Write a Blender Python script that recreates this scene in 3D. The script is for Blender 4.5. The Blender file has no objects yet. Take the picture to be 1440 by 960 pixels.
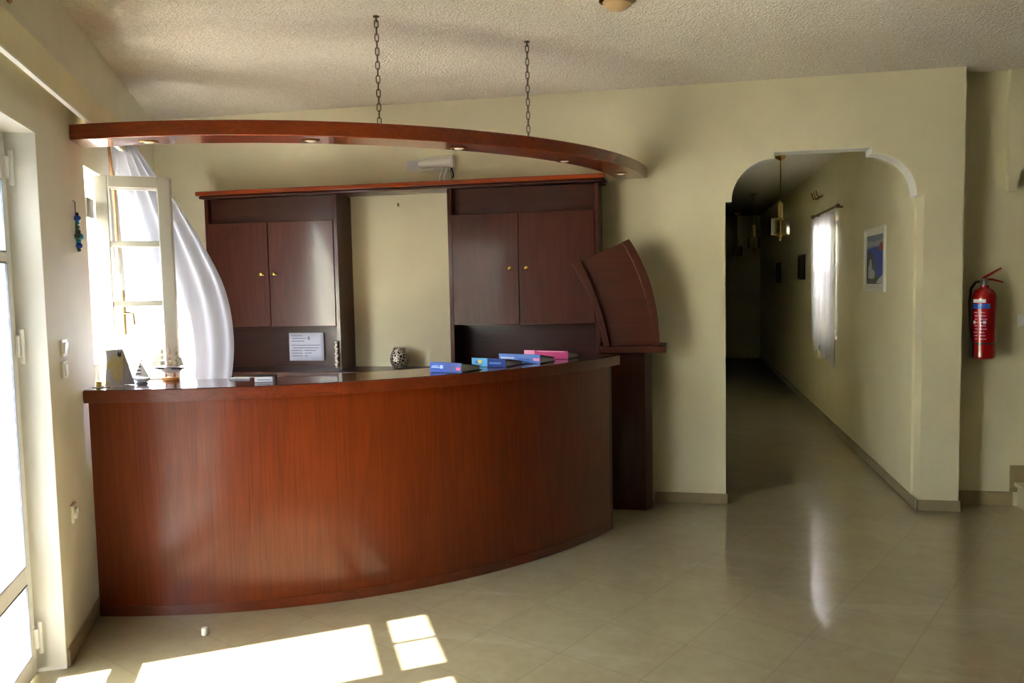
import bpy, bmesh, math, random
from mathutils import Vector, Matrix
random.seed(7)
C = bpy.context.scene.collection
sc = bpy.context.scene
sin, cos, pi = math.sin, math.cos, math.pi

# ------------------------------------------------------------------ materials
def lin(c):
    return tuple((x/12.92 if x <= .04045 else ((x+.055)/1.055)**2.4) for x in (v/255. for v in c)) + (1,)
class NT:
    def __init__(s, name):
        s.m = bpy.data.materials.new(name); s.m.use_nodes = True
        s.t = s.m.node_tree; s.t.nodes.clear()
        s.out = s.n('ShaderNodeOutputMaterial'); s.b = s.n('ShaderNodeBsdfPrincipled')
        s.l(s.b.outputs[0], s.out.inputs[0])
    def n(s, k, **kw):
        x = s.t.nodes.new(k)
        for a, v in kw.items(): setattr(x, a, v)
        return x
    def l(s, a, b): s.t.links.new(a, b)
    def coord(s, scale=(1,1,1), rot=(0,0,0), kind='Object'):
        tc = s.n('ShaderNodeTexCoord'); mp = s.n('ShaderNodeMapping')
        mp.inputs['Scale'].default_value = scale; mp.inputs['Rotation'].default_value = rot
        s.l(tc.outputs[kind], mp.inputs[0]); return mp.outputs[0]
    def noise(s, vec, scale, detail=4, rough=.55, dist=0):
        x = s.n('ShaderNodeTexNoise'); x.inputs['Scale'].default_value = scale
        x.inputs['Detail'].default_value = detail; x.inputs['Roughness'].default_value = rough
        x.inputs['Distortion'].default_value = dist
        s.l(vec, x.inputs['Vector']); return x.outputs['Fac']
    def ramp(s, fac, stops, interp='LINEAR'):
        r = s.n('ShaderNodeValToRGB'); r.color_ramp.interpolation = interp
        e = r.color_ramp.elements
        while len(e) < len(stops): e.new(.5)
        for el, (p, c) in zip(e, stops): el.position = p; el.color = c
        s.l(fac, r.inputs[0]); return r.outputs[0]
    def mix(s, fac, a, b, mode='MIX'):
        x = s.n('ShaderNodeMix', data_type='RGBA', blend_type=mode)
        for v, i in ((fac, 0), (a, 6), (b, 7)):
            if hasattr(v, 'links'): s.l(v, x.inputs[i])
            else: x.inputs[i].default_value = v
        return x.outputs[2]
    def bump(s, h, strength, dist=.01):
        b = s.n('ShaderNodeBump'); b.inputs['Strength'].default_value = strength
        b.inputs['Distance'].default_value = dist
        s.l(h, b.inputs['Height']); s.l(b.outputs[0], s.b.inputs['Normal'])
    def set(s, **kw):
        nm = dict(col='Base Color', rough='Roughness', metal='Metallic', spec='Specular IOR Level',
                  coat='Coat Weight', crough='Coat Roughness', trans='Transmission Weight', emi='Emission Color',
                  estr='Emission Strength', alpha='Alpha', ior='IOR')
        for k, v in kw.items():
            i = s.b.inputs[nm[k]]
            if hasattr(v, 'links'): s.l(v, i)
            else: i.default_value = v
        return s

def plain(name, rgb, rough=.5, metal=0, var=.06, scale=12, **kw):
    t = NT(name); c = lin(rgb)
    f = t.noise(t.coord(), scale, 5)
    d = tuple(max(0, x*(1-var)) for x in c[:3]) + (1,); u = tuple(min(1, x*(1+var)) for x in c[:3]) + (1,)
    t.set(col=t.ramp(f, [(.3, d), (.7, u)]), rough=rough, metal=metal, **kw)
    return t.m

def wood(name, dark, light, grain_axis='z', rough=.3, coat=.5, fig=1.0, crough=.16, spec=.5):
    t = NT(name)
    s = {'z': (9, 9, .55), 'x': (.55, 9, 9), 'y': (9, .55, 9)}[grain_axis]
    v = t.coord(s)
    a = t.noise(v, 1.3*fig, 3, .5, 1.4)
    w = t.n('ShaderNodeMath', operation='MULTIPLY'); t.l(a, w.inputs[0]); w.inputs[1].default_value = 9
    fr = t.n('ShaderNodeMath', operation='PINGPONG'); t.l(w.outputs[0], fr.inputs[0]); fr.inputs[1].default_value = 1
    s2 = {'z': (90, 90, 2.2), 'x': (2.2, 90, 90), 'y': (90, 2.2, 90)}[grain_axis]
    b = t.noise(t.coord(s2), 1.5, 4, .6)
    big = t.noise(t.coord(), 1.1, 2)
    c1 = t.ramp(fr.outputs[0], [(0, lin(dark)), (1, lin(light))])
    mid = tuple((x+y)/2 for x, y in zip(dark, light))
    c2 = t.mix(.55, c1, lin(mid))
    pores = t.ramp(b, [(.34, (.5, .5, .5, 1)), (.55, (1, 1, 1, 1))])
    c3 = t.mix(.55, c2, pores, 'MULTIPLY')
    c4 = t.mix(t.ramp(big, [(.35, (.0,)*3+(1,)), (.7, (.35,)*3+(1,))]), c3, lin(light), 'MIX')
    t.set(col=c4, rough=rough, coat=coat, crough=crough, spec=spec)
    t.bump(b, .06, .002)
    return t.m

M = {}
def wallpaint(name, rgb, bumpy=.12):
    t = NT(name); c = lin(rgb)
    f = t.noise(t.coord(), 2.5, 5); g = t.noise(t.coord(), 160, 3)
    t.set(col=t.ramp(f, [(.3, tuple(x*.95 for x in c[:3])+(1,)), (.7, tuple(min(1, x*1.03) for x in c[:3])+(1,))]), rough=.62, spec=.3)
    t.bump(g, bumpy, .004); return t.m
M['wall'] = wallpaint('yellow_wall_paint', (220, 213, 179))
M['white_paint'] = wallpaint('white_reveal_paint', (228, 227, 220), .08)
M['wall_left'] = wallpaint('glare_wall_paint', (232, 229, 210))  # the yellow wall paint, made paler to carry the glare by the door
M['wall_dim'] = wallpaint('bounce_cut_wall_paint', (112, 92, 62))  # unseen front and right walls, darkened to weaken bounced light
M['pelmet'] = wallpaint('pale_pelmet_paint', (224, 214, 176), .03)
def stucco():
    t = NT('stucco_ceiling'); v = t.coord()
    a = t.noise(v, 55, 6, .65); b = t.n('ShaderNodeTexVoronoi'); b.inputs['Scale'].default_value = 75; t.l(v, b.inputs['Vector'])
    h = t.n('ShaderNodeMath', operation='ADD'); t.l(a, h.inputs[0]); t.l(b.outputs['Distance'], h.inputs[1])
    t.set(col=t.ramp(a, [(.35, lin((204, 196, 178))), (.65, lin((226, 220, 205)))]), rough=.85, spec=.2)
    t.bump(h.outputs[0], .55, .012); return t.m
M['ceil'] = stucco()
def marble():
    t = NT('polished_marble_floor'); v = t.coord(rot=(0, 0, .47))
    br = t.n('ShaderNodeTexBrick', offset=0, squash=1)
    br.inputs['Scale'].default_value = 1; br.inputs['Mortar Size'].default_value = .0022
    br.inputs['Brick Width'].default_value = .4; br.inputs['Row Height'].default_value = .4
    br.inputs['Color1'].default_value = (.25,)*3+(1,); br.inputs['Color2'].default_value = (.75,)*3+(1,)
    br.inputs['Bias'].default_value = 0; br.inputs['Mortar'].default_value = (0, 0, 0, 1)
    t.l(v, br.inputs['Vector'])
    cl = t.noise(v, 2.2, 8, .62, 1.2); fine = t.noise(v, 14, 6, .6, .6)
    base = t.ramp(cl, [(.3, lin((148, 136, 105))), (.5, lin((158, 147, 115))), (.72, lin((168, 158, 130)))])
    base = t.mix(.35, base, t.ramp(fine, [(.35, lin((148, 136, 106))), (.65, lin((170, 160, 132)))]))
    st = t.noise(t.coord((.5, 3.2, 1), (0, 0, .9)), 1.6, 6, .6, .8)
    base = t.mix(t.ramp(st, [(.58, (0, 0, 0, 1)), (.72, (.3,)*3+(1,))]), base, lin((190, 182, 164)))
    tile = t.mix(.10, base, br.outputs['Color'], 'OVERLAY')
    col = t.mix(br.outputs['Fac'], tile, lin((138, 127, 100)))
    rg = t.ramp(fine, [(.3, (.26,)*3+(1,)), (.7, (.34,)*3+(1,))])
    t.set(col=col, rough=.3, spec=.5, coat=.8, crough=.06); return t.m
M['floor'] = marble()
M['skirt'] = plain('marble_skirting', (154, 140, 106), .3, 0, .12, 9)
M['step'] = plain('marble_step', (190, 180, 150), .25, 0, .1, 8)
M['counter'] = wood('counter_mahogany', (94, 33, 6), (122, 49, 8), 'z', .42, .72, .8, .2, .2)
M['counter_edge'] = wood('counter_edge_mahogany', (82, 30, 12), (124, 52, 20), 'x', .28, .5, .8, .15)
M['counter_top'] = wood('counter_top_mahogany', (70, 30, 16), (96, 44, 24), 'x', .2, .7, .8, .05, .15)
M['flap'] = wood('flap_mahogany', (62, 26, 11), (84, 37, 17), 'x', .36, .35, .8, .2, .25)
M['beam'] = wood('beam_mahogany', (112, 40, 10), (150, 62, 16), 'x', .22, .7, .8, .1)
M['cab'] = wood('cabinet_mahogany', (56, 22, 14), (80, 34, 22), 'z', .42, .7, .9, .14, .15)
M['cab_dark'] = wood('cabinet_frame_mahogany', (50, 22, 14), (68, 30, 20), 'x', .4, .7, .9, .15, .2)
M['rod'] = wood('rod_wood', (96, 62, 26), (130, 88, 40), 'y', .4, .2)
M['brass'] = plain('brass', (196, 160, 84), .22, 1, .08)
M['old_brass'] = plain('aged_brass', (150, 122, 74), .3, 1, .15)
M['chain'] = plain('chain_metal', (96, 84, 60), .4, .85, .15)
M['steel'] = plain('steel', (170, 170, 168), .28, 1, .05)
M['pvc'] = plain('white_frame_lacquer', (236, 237, 234), .3, 0, .02)
M['leaf'] = plain('ivory_window_lacquer', (194, 192, 180), .4, 0, .03)
M['gasket'] = plain('grey_gasket', (110, 116, 128), .5)
M['plastic'] = plain('white_plastic', (232, 230, 218), .35, 0, .02)
M['black'] = plain('black_rubber', (18, 17, 17), .45, 0, .1)
M['red'] = plain('extinguisher_red', (158, 12, 15), .22, 0, .05, coat=.6, crough=.08)
M['paper'] = plain('white_paper', (226, 226, 236), .7, 0, .02)
M['ink'] = plain('grey_print', (128, 128, 146), .8)
M['blue'] = plain('blue_binder', (36, 82, 176), .35, 0, .05)
M['navy'] = plain('navy_binder', (24, 56, 132), .35, 0, .05)
M['sky_blue'] = plain('sky_blue_card', (92, 178, 222), .4, 0, .05)
M['mid_blue'] = plain('mid_blue_binder', (84, 128, 204), .35, 0, .05)
M['pink'] = plain('pink_binder', (206, 44, 118), .35, 0, .05)
M['pale_pink'] = plain('pale_pink', (240, 150, 190), .4)
M['cover'] = plain('dark_binder_cover', (30, 32, 46), .3, 0, .08)
M['pale_mark'] = plain('pale_print', (190, 208, 240), .5)
M['red_mark'] = plain('red_print', (226, 76, 110), .5)
M['yellow_mark'] = plain('yellow_print', (216, 196, 90), .5)
M['turq'] = plain('turquoise_bead', (40, 150, 170), .15, 0, .2, coat=.6)
M['cobalt'] = plain('cobalt_bead', (30, 70, 190), .12, 0, .1, coat=.8)
M['greenc'] = plain('green_cord', (66, 110, 92), .6, 0, .2)
M['shell'] = plain('shell_white', (240, 228, 210), .4, 0, .15, 60)
M['sail'] = plain('sail_cloth', (222, 216, 198), .8, 0, .05)
M['sailstripe'] = plain('sail_dark_stripe', (36, 62, 70), .8)
M['hull_white'] = plain('hull_white', (206, 206, 206), .4)
M['hull_black'] = plain('hull_black', (30, 34, 38), .4)
M['stand'] = plain('ship_stand_wood', (190, 126, 50), .35, 0, .15)
M['cord'] = plain('brown_cord', (150, 106, 62), .7, 0, .1)
M['candle'] = plain('candle_ivory', (214, 186, 110), .5, 0, .04)
M['terr'] = plain('dull_terrace', (112, 106, 96), .8, 0, .06, 3)
M['light_block'] = plain('grey_light_block', (170, 170, 170), .85, 0, .04, 2)
M['sky_block'] = plain('white_sky_block', (222, 220, 212), .9, 0, .04, 2)
M['bulb'] = plain('frosted_bulb', (230, 226, 206), .15, 0, .02)
M['lamp_shade'] = plain('tan_lamp_glass', (196, 166, 120), .35, 0, .06)

def glass(name, tint=(1, 1, 1, 1), refl=.9):
    t = NT(name); t.t.nodes.remove(t.b)
    tr = t.n('ShaderNodeBsdfTransparent'); tr.inputs[0].default_value = tint
    gl = t.n('ShaderNodeBsdfGlossy'); gl.inputs['Roughness'].default_value = .01
    fr = t.n('ShaderNodeFresnel'); fr.inputs[0].default_value = 1.45
    mu = t.n('ShaderNodeMath', operation='MULTIPLY'); mu.inputs[1].default_value = refl; t.l(fr.outputs[0], mu.inputs[0])
    mx = t.n('ShaderNodeMixShader'); t.l(mu.outputs[0], mx.inputs[0]); t.l(tr.outputs[0], mx.inputs[1]); t.l(gl.outputs[0], mx.inputs[2])
    t.l(mx.outputs[0], t.out.inputs[0]); return t.m
M['glass'] = glass('clear_glass')
M['lantern_glass'] = glass('amber_lantern_glass', (.95, .92, .8, 1))
def sheer(name, rgb, see=.12, tl=.55):
    t = NT(name); t.t.nodes.remove(t.b); c = lin(rgb)
    v = t.coord((1, 1, .06)); f = t.noise(v, 26, 3)
    col = t.ramp(f, [(.3, tuple(x*.86 for x in c[:3])+(1,)), (.7, c)])
    d = t.n('ShaderNodeBsdfDiffuse'); l = t.n('ShaderNodeBsdfTranslucent'); tr = t.n('ShaderNodeBsdfTransparent')
    t.l(col, d.inputs[0]); t.l(col, l.inputs[0])
    m1 = t.n('ShaderNodeMixShader'); m1.inputs[0].default_value = tl; t.l(d.outputs[0], m1.inputs[1]); t.l(l.outputs[0], m1.inputs[2])
    m2 = t.n('ShaderNodeMixShader'); m2.inputs[0].default_value = see; t.l(m1.outputs[0], m2.inputs[1]); t.l(tr.outputs[0], m2.inputs[2])
    t.l(m2.outputs[0], t.out.inputs[0]); return t.m
M['sheer'] = sheer('white_sheer_curtain', (194, 197, 212), .10, .6)
M['sheer2'] = sheer('lilac_sheer_curtain', (222, 222, 236), .42, .55)
def mapmat():
    t = NT('printed_island_map'); v = t.coord()
    a = t.noise(v, 9, 5, .55, .4); b = t.noise(v, 60, 4)
    c = t.ramp(a, [(.0, lin((200, 200, 208))), (.47, lin((206, 206, 214))), (.50, lin((224, 206, 120))), (.62, lin((222, 190, 70)))])
    t.set(col=t.mix(.25, c, t.ramp(b, [(.4, lin((200, 200, 206))), (.6, lin((240, 238, 234)))])), rough=.4)
    tr = t.n('ShaderNodeBsdfTranslucent'); t.l(t.b.inputs['Base Color'].links[0].from_socket, tr.inputs[0])
    mx = t.n('ShaderNodeMixShader'); mx.inputs[0].default_value = .35
    t.l(t.b.outputs[0], mx.inputs[1]); t.l(tr.outputs[0], mx.inputs[2]); t.l(mx.outputs[0], t.out.inputs[0]); return t.m
M['map'] = mapmat()
def potmat():
    t = NT('pierced_silver_pot'); v = t.coord()
    vo = t.n('ShaderNodeTexVoronoi', feature='DISTANCE_TO_EDGE'); vo.inputs['Scale'].default_value = 52; t.l(v, vo.inputs['Vector'])
    c = t.ramp(vo.outputs['Distance'], [(.05, lin((226, 218, 198))), (.2, lin((52, 44, 34)))])
    t.set(col=c, rough=.3, metal=.6); t.bump(vo.outputs['Distance'], .8, .006); return t.m
M['pot'] = potmat()

# ------------------------------------------------------------------ mesh helpers
class MB:
    def __init__(s, M=None): s.v = []; s.f = []; s.m = []; s.M = M
    def add(s, vs, fs, mi=0):
        o = len(s.v)
        s.v += [tuple((s.M @ Vector(p)) if s.M else Vector(p)) for p in vs]
        s.f += [tuple(i+o for i in f) for f in fs]; s.m += [mi]*len(fs); return s
    def box(s, a, b, mi=0):
        x0, y0, z0 = (min(p, q) for p, q in zip(a, b)); x1, y1, z1 = (max(p, q) for p, q in zip(a, b))
        return s.add([(x0,y0,z0),(x1,y0,z0),(x1,y1,z0),(x0,y1,z0),(x0,y0,z1),(x1,y0,z1),(x1,y1,z1),(x0,y1,z1)],
                     [(0,3,2,1),(4,5,6,7),(0,1,5,4),(1,2,6,5),(2,3,7,6),(3,0,4,7)], mi)
    def prism(s, pts, f, d0, d1, mi=0):
        # pts 2D outline; f(u, v, d) -> 3D point
        n = len(pts); vs = [f(u, v, d0) for u, v in pts] + [f(u, v, d1) for u, v in pts]
        fs = [tuple(range(n-1, -1, -1)), tuple(range(n, 2*n))] + [(i, (i+1) % n, (i+1) % n+n, i+n) for i in range(n)]
        return s.add(vs, fs, mi)
    def lathe(s, prof, cx=0, cy=0, n=24, mi=0, ax=None):
        vs = []; fs = []
        for r, z in prof:
            for k in range(n):
                a = 2*pi*k/n; p = Vector((r*cos(a), r*sin(a), z))
                if ax: p = ax @ p
                vs.append((p.x+cx, p.y+cy, p.z) if not ax else tuple(p))
        for i in range(len(prof)-1):
            for k in range(n):
                k2 = (k+1) % n; fs.append((i*n+k, i*n+k2, (i+1)*n+k2, (i+1)*n+k))
        fs += [tuple(range(n-1, -1, -1)), tuple((len(prof)-1)*n+k for k in range(n))]
        return s.add(vs, fs, mi)
    def tube(s, path, r, n=8, mi=0, closed=False):
        P = [Vector(p) for p in path]; N = len(P)
        rr = r if isinstance(r, (list, tuple)) else [r]*N
        vs = []; fs = []; up = None
        for i, p in enumerate(P):
            t = (P[(i+1) % N]-P[i-1]) if closed else (P[min(i+1, N-1)]-P[max(i-1, 0)])
            t.normalize()
            if up is None: up = t.orthogonal().normalized()
            up = (up - t*up.dot(t)); up = up.normalized() if up.length > 1e-6 else t.orthogonal().normalized()
            w = t.cross(up)
            for k in range(n):
                a = 2*pi*k/n; vs.append(tuple(p+(up*cos(a)+w*sin(a))*rr[i]))
        for i in range(N if closed else N-1):
            j = (i+1) % N
            for k in range(n):
                k2 = (k+1) % n; fs.append((i*n+k, i*n+k2, j*n+k2, j*n+k))
        if not closed: fs += [tuple(range(n-1, -1, -1)), tuple((N-1)*n+k for k in range(n))]
        return s.add(vs, fs, mi)
    def ball(s, c, r, n=12, mi=0, sz=1):
        return s.lathe([(max(r*sin(pi*i/8), .0002), c[2]-r*sz*cos(pi*i/8)) for i in range(9)], c[0], c[1], n, mi)
    def grid(s, fn, nu, nv, mi=0):
        vs = [fn(i/nu, j/nv) for j in range(nv+1) for i in range(nu+1)]
        fs = [(j*(nu+1)+i, j*(nu+1)+i+1, (j+1)*(nu+1)+i+1, (j+1)*(nu+1)+i) for j in range(nv) for i in range(nu)]
        return s.add(vs, fs, mi)
    def build(s, name, mat, parent=None, origin=None, bevel=0, solid=0, sharp=35):
        root = parent
        org = Vector((0, 0, 0))
        while root is not None: org += root.location; root = root.parent
        if parent is None:
            if origin is None:
                xs = [Vector(p) for p in s.v]
                lo = [min(p[i] for p in xs) for i in range(3)]; hi = [max(p[i] for p in xs) for i in range(3)]
                origin = ((lo[0]+hi[0])/2, (lo[1]+hi[1])/2, lo[2])
            org = Vector(origin)
        me = bpy.data.meshes.new(name)
        me.from_pydata([tuple(Vector(p)-org) for p in s.v], [], s.f)
        for i, p in enumerate(me.polygons): p.material_index = s.m[i]; p.use_smooth = True
        bm = bmesh.new(); bm.from_mesh(me); bmesh.ops.recalc_face_normals(bm, faces=bm.faces); bm.to_mesh(me); bm.free()
        me.set_sharp_from_angle(angle=math.radians(sharp))
        for x in (mat if isinstance(mat, (list, tuple)) else [mat]): me.materials.append(x)
        o = bpy.data.objects.new(name, me); C.objects.link(o)
        if parent is None: o.location = org
        else: o.parent = parent
        if bevel:
            b = o.modifiers.new('Bevel', 'BEVEL'); b.width = bevel; b.segments = 2; b.limit_method = 'ANGLE'; b.angle_limit = math.radians(50)
        if solid:
            b = o.modifiers.new('Solidify', 'SOLIDIFY'); b.thickness = solid
        return o

def tag(o, label, cat, group=None):
    o['label'] = label; o['category'] = cat
    if group: o['group'] = group
    return o
def thing(name, loc, label, cat, group=None):
    o = bpy.data.objects.new(name, None); C.objects.link(o); o.location = loc; o.empty_display_size = .1
    return tag(o, label, cat, group)
def struct(o): o['kind'] = 'structure'; return o

# ------------------------------------------------------------------ camera (a hand-held wide shot, slightly tilted)
H = 1.6
f_px, pt, rl, yaw = 1153.5, .0715, .0201, .2019
Fh = Vector((-sin(yaw), cos(yaw), 0)); Rh = Vector((cos(yaw), sin(yaw), 0)); U = Vector((0, 0, 1))
Fw = Fh*cos(pt) - U*sin(pt); Up0 = Fh*sin(pt) + U*cos(pt)
Rt = Rh*cos(rl) - Up0*sin(rl); Up = Rh*sin(rl) + Up0*cos(rl)
cd = bpy.data.cameras.new('camera'); cam = bpy.data.objects.new('camera', cd); C.objects.link(cam)
mw = Matrix((Rt, Up, -Fw)).transposed().to_4x4(); mw.translation = Vector((0, 0, H))
cam.matrix_world = mw
cd.sensor_width = 36; cd.lens = 36*f_px/1440; cd.clip_start = .05
sc.camera = cam

# ------------------------------------------------------------------ layout constants
YB = 5.92                      # face of the back wall
LA = -.4726                    # heading of the left wall
dl = Vector((sin(LA), cos(LA), 0)); nl = Vector((cos(LA), -sin(LA), 0)); LP = Vector((-2.718, 3.237, 0))
def W(s, o, z): p = LP + dl*s + nl*o; return Vector((p.x, p.y, z))
MW = Matrix(((dl.x, nl.x, 0, LP.x), (dl.y, nl.y, 0, LP.y), (0, 0, 1, 0), (0, 0, 0, 1)))   # (s, off, z) -> world
ZC = 2.94                      # lobby ceiling
ZK = 2.83                      # corridor ceiling

# ------------------------------------------------------------------ the shell
LW0, LW1 = W(-10.4, -.25, 0), W(3.33, -.25, 0)
shell = [(LW0.x, LW0.y), (9.2, LW0.y), (9.2, YB+.4), (1.79, YB+.4), (1.79, 17.2), (.1, 17.2), (.1, YB+.4), (LW1.x, YB+.4), (LW1.x, LW1.y)]
struct(MB().prism(shell, lambda x, y, z: (x, y, z), -.12, 0).build('floor', M['floor'], origin=(0, 0, 0)))
# left wall, with a glazed door, the casement behind the counter and two more glazed doors out of the frame
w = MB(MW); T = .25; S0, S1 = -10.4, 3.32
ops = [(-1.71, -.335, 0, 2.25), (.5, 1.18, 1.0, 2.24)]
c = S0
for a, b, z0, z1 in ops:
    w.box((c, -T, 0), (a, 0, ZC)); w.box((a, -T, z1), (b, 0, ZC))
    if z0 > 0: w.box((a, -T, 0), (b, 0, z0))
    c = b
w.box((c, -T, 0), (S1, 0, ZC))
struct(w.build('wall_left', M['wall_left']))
# back wall with the stepped arch
ax0, ax1, zs = .317, 1.594, 2.127
def arch_curve():
    L = []
    for k in range(13):
        a = pi - (pi/2)*k/12
        L.append((.64+.285*cos(a), 2.13+.283*sin(a)))
    R = [(2*.9525-x, z) for x, z in reversed(L)]
    return [(ax0, zs)] + [(L[0][0], zs)] + L[1:] + [(.64, 2.455), (2*.9525-.64, 2.455)] + R[:-1] + [(R[-1][0], zs), (ax1, zs)]
arc = arch_curve()
out = [(-4.5, 0), (ax0, 0)] + arc + [(ax1, 0), (1.835, 0), (1.835, ZC), (-4.5, ZC)]
struct(MB().prism(out, lambda x, z, y: (x, y, z), YB, YB+.17).build('wall_back', M['wall']))
# white painted underside of the arch
rib = [(ax0, zs)] + arc[1:-1] + [(ax1, zs)]
mb = MB()
cxm, czm = .9525, 1.9
def inset(p, d=.004):
    v = Vector((cxm-p[0], czm-p[1])).normalized()*d; return (p[0]+v.x, p[1]+v.y)
for a, b in zip(rib[:-1], rib[1:]):
    a2, b2 = inset(a), inset(b)
    mb.prism([a, b, b2, a2], lambda x, z, y: (x, y, z), YB+.004, YB+.168)
struct(mb.build('trim_1', M['white_paint']))
YR = 6.12
struct(MB().box((1.80, YR, 0), (9.2, YR+.2, ZC)).build('wall_recess', M['wall']))
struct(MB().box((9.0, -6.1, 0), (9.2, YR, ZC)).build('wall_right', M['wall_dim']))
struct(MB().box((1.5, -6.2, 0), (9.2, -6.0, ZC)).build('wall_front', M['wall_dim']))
roof = [(LW0.x, LW0.y), (9.2, LW0.y), (9.2, YR+.2), (LW1.x, YR+.2), (LW1.x, LW1.y)]
struct(MB().prism(roof, lambda x, y, z: (x, y, z), ZC, ZC+.15).build('ceiling', M['ceil'], origin=(0, 0, 0)))
# corridor
wx = 1.578
struct(MB().box((.1, YB+.17, 0), (.3, 17, ZK)).build('wall_corridor_left', M['wall']))
cw = MB(); wy0, wy1, wz0, wz1 = 8.85, 9.95, .95, 2.2
cw.box((wx, YB+.17, 0), (wx+.2, wy0, ZK)); cw.box((wx, wy1, 0), (wx+.2, 17, ZK))
cw.box((wx, wy0, 0), (wx+.2, wy1, wz0)); cw.box((wx, wy0, wz1), (wx+.2, wy1, ZK))
struct(cw.build('wall_corridor_right', M['wall']))
struct(MB().box((.1, 17, 0), (1.8, 17.2, ZK)).build('wall_corridor_end', M['wall']))
struct(MB().box((.1, YB+.17, ZK), (1.8, 17.2, ZK+.12)).build('ceiling_corridor', M['ceil'], origin=(1, 10, ZK)))
# skirtings
bh, bt = .075, .012
def skirt(name, a, b, mat=None): return struct(MB(mat).box(a, b).build(name, M['skirt'], bevel=.003))
skirt('baseboard_left', (-.325, .0005, 0), (3.0, bt, bh), MW)
skirt('baseboard_back', (-.18, YB-bt, 0), (ax0+.012, YB-.0005, bh))
skirt('baseboard_column', (ax1-.012, YB-bt, 0), (1.835+bt, YB-.0005, bh))
skirt('baseboard_corridor', (wx-bt, YB-.0005, 0), (wx-.0005, 16.99, bh))
sb = MB().box((1.85, YR-bt, 0), (2.235, YR-.0005, .1)).box((2.215, YR-bt, .1), (2.9, YR-.0005, .285)).box((2.56, YR-bt, .285), (2.9, YR-.0005, .455))
struct(sb.build('baseboard_recess', M['skirt'], bevel=.003))
# stair rising to the right along the recessed wall
st = MB()
for k in range(4):
    x0 = 2.262+.3*k
    st.box((x0, 5.0, .17*k if k else 0), (3.75, YR-.014, .17*(k+1)-.03)); st.box((x0-.02, 4.98, .17*(k+1)-.03), (3.75, YR-.014, .17*(k+1)))
struct(st.build('stair_steps', M['step'], bevel=.004))
# arched header over the stair
hp = [(2.15, 2.14), (2.2, 2.14)] + [(2.2+.3*(1-cos(k*pi/16)), 2.14+.32*sin(k*pi/16)) for k in range(1, 9)] + [(3.6, 2.46), (3.6, ZC), (2.15, ZC)]
struct(MB().prism(hp, lambda x, z, y: (x, y, z), YR-.06, YR-.0005).build('trim_2', M['wall']))

# white plaster linings of the openings in the left wall
def lining(name, a, b, z0, z1):
    m = MB(MW); e = .004
    m.box((a, -T, z0), (a+e, -.0005, z1)); m.box((b-e, -T, z0), (b, -.0005, z1)); m.box((a, -T, z1-e), (b, -.0005, z1))
    if z0 > 0: m.box((a, -T, z0), (b, .02, z0+e*4))
    struct(m.build(name, M['white_paint']))
for i, (a, b, z0, z1) in enumerate(ops): lining('trim_%d' % (i+3), a, b, z0, z1)

# pelmet over the glazed doors
pm = MB(MW)
pm.box((-9.5, .088, 2.40), (.26, .10, 2.537)).box((.263, .0875, 2.40), (1.62, .0995, 2.537))
pm.box((-9.5, .001, 2.525), (1.62, .088, 2.537)).box((-9.5, .082, 2.391), (1.62, .103, 2.40), 1)
struct(pm.build('trim_5', [M['pelmet'], M['white_paint']]))

# ------------------------------------------------------------------ glazed doors
def glazed_door(name, a, b):
    fo, fi = -.17, -.115
    fr = MB(MW); e = .03
    fr.box((a+.005, fo, 0), (a+e, fi, 2.245)); fr.box((b-e, fo, 0), (b-.005, fi, 2.245)); fr.box((a+e, fo, 2.215), (b-e, fi, 2.245)); 
    root = struct(fr.build(name, M['pvc'], bevel=.004))
    mid = (a+b)/2
    for s0, s1, hs in ((a+e+.002, mid-.002, a+e), (mid+.002, b-e-.002, b-e)):
        lf = MB(MW); y0, y1 = -.16, -.105; sw = .062
        rails = [(.012, .105), (.41, .485), (1.72, 1.762), (2.05, 2.21)]
        lf.box((s0, y0, .012), (s0+sw, y1, 2.21)); lf.box((s1-sw, y0, .012), (s1, y1, 2.21))
        for z0, z1 in rails: lf.box((s0+sw, y0, z0), (s1-sw, y1, z1))
        m_ = (s0+s1)/2; lf.box((m_-.01, y0+.012, 1.762), (m_+.01, y1-.012, 2.05))
        leaf = lf.build('door_leaf', M['pvc'], root, bevel=.005)
        g = MB(MW).box((s0+sw-.003, -.136, .10), (s1-sw+.003, -.130, 2.055)); g.build('glass_pane', M['glass'], leaf)
        k = MB(MW)
        for z0, z1 in ((.105, .41), (.485, 1.72), (1.762, 2.05)):
            for p in (s0+sw, s1-sw-.005): k.box((p, -.112, z0), (p+.005, -.1035, z1))
            for q in (z0, z1-.005): k.box((s0+sw, -.112, q), (s1-sw, -.1035, q+.005))
        k.build('gasket', M['gasket'], leaf)
        d = 1 if hs < mid else -1
        for z in (.12, 1.34, 2.06):
            h = MB(MW).box((hs-.028, -.115, z), (hs+.028, -.088, z+.085)); 
            h.lathe([(.009, z-.03), (.009, z+.11)], hs, -.086, 10)
            h.build('hinge', M['pvc'], leaf, bevel=.004)
        hd = MB(MW); hp_ = s1-.035 if hs < mid else s0+.035
        hd.box((hp_-.014, -.105, .95), (hp_+.014, -.097, 1.13)); hd.tube([(hp_, -.1, 1.07), (hp_, -.06, 1.07), (hp_-d*.11, -.055, 1.07)], .008)
        hd.build('door_handle', M['pvc'], leaf)
    return root
glazed_door('door_1', -1.71, -.335)

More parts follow.
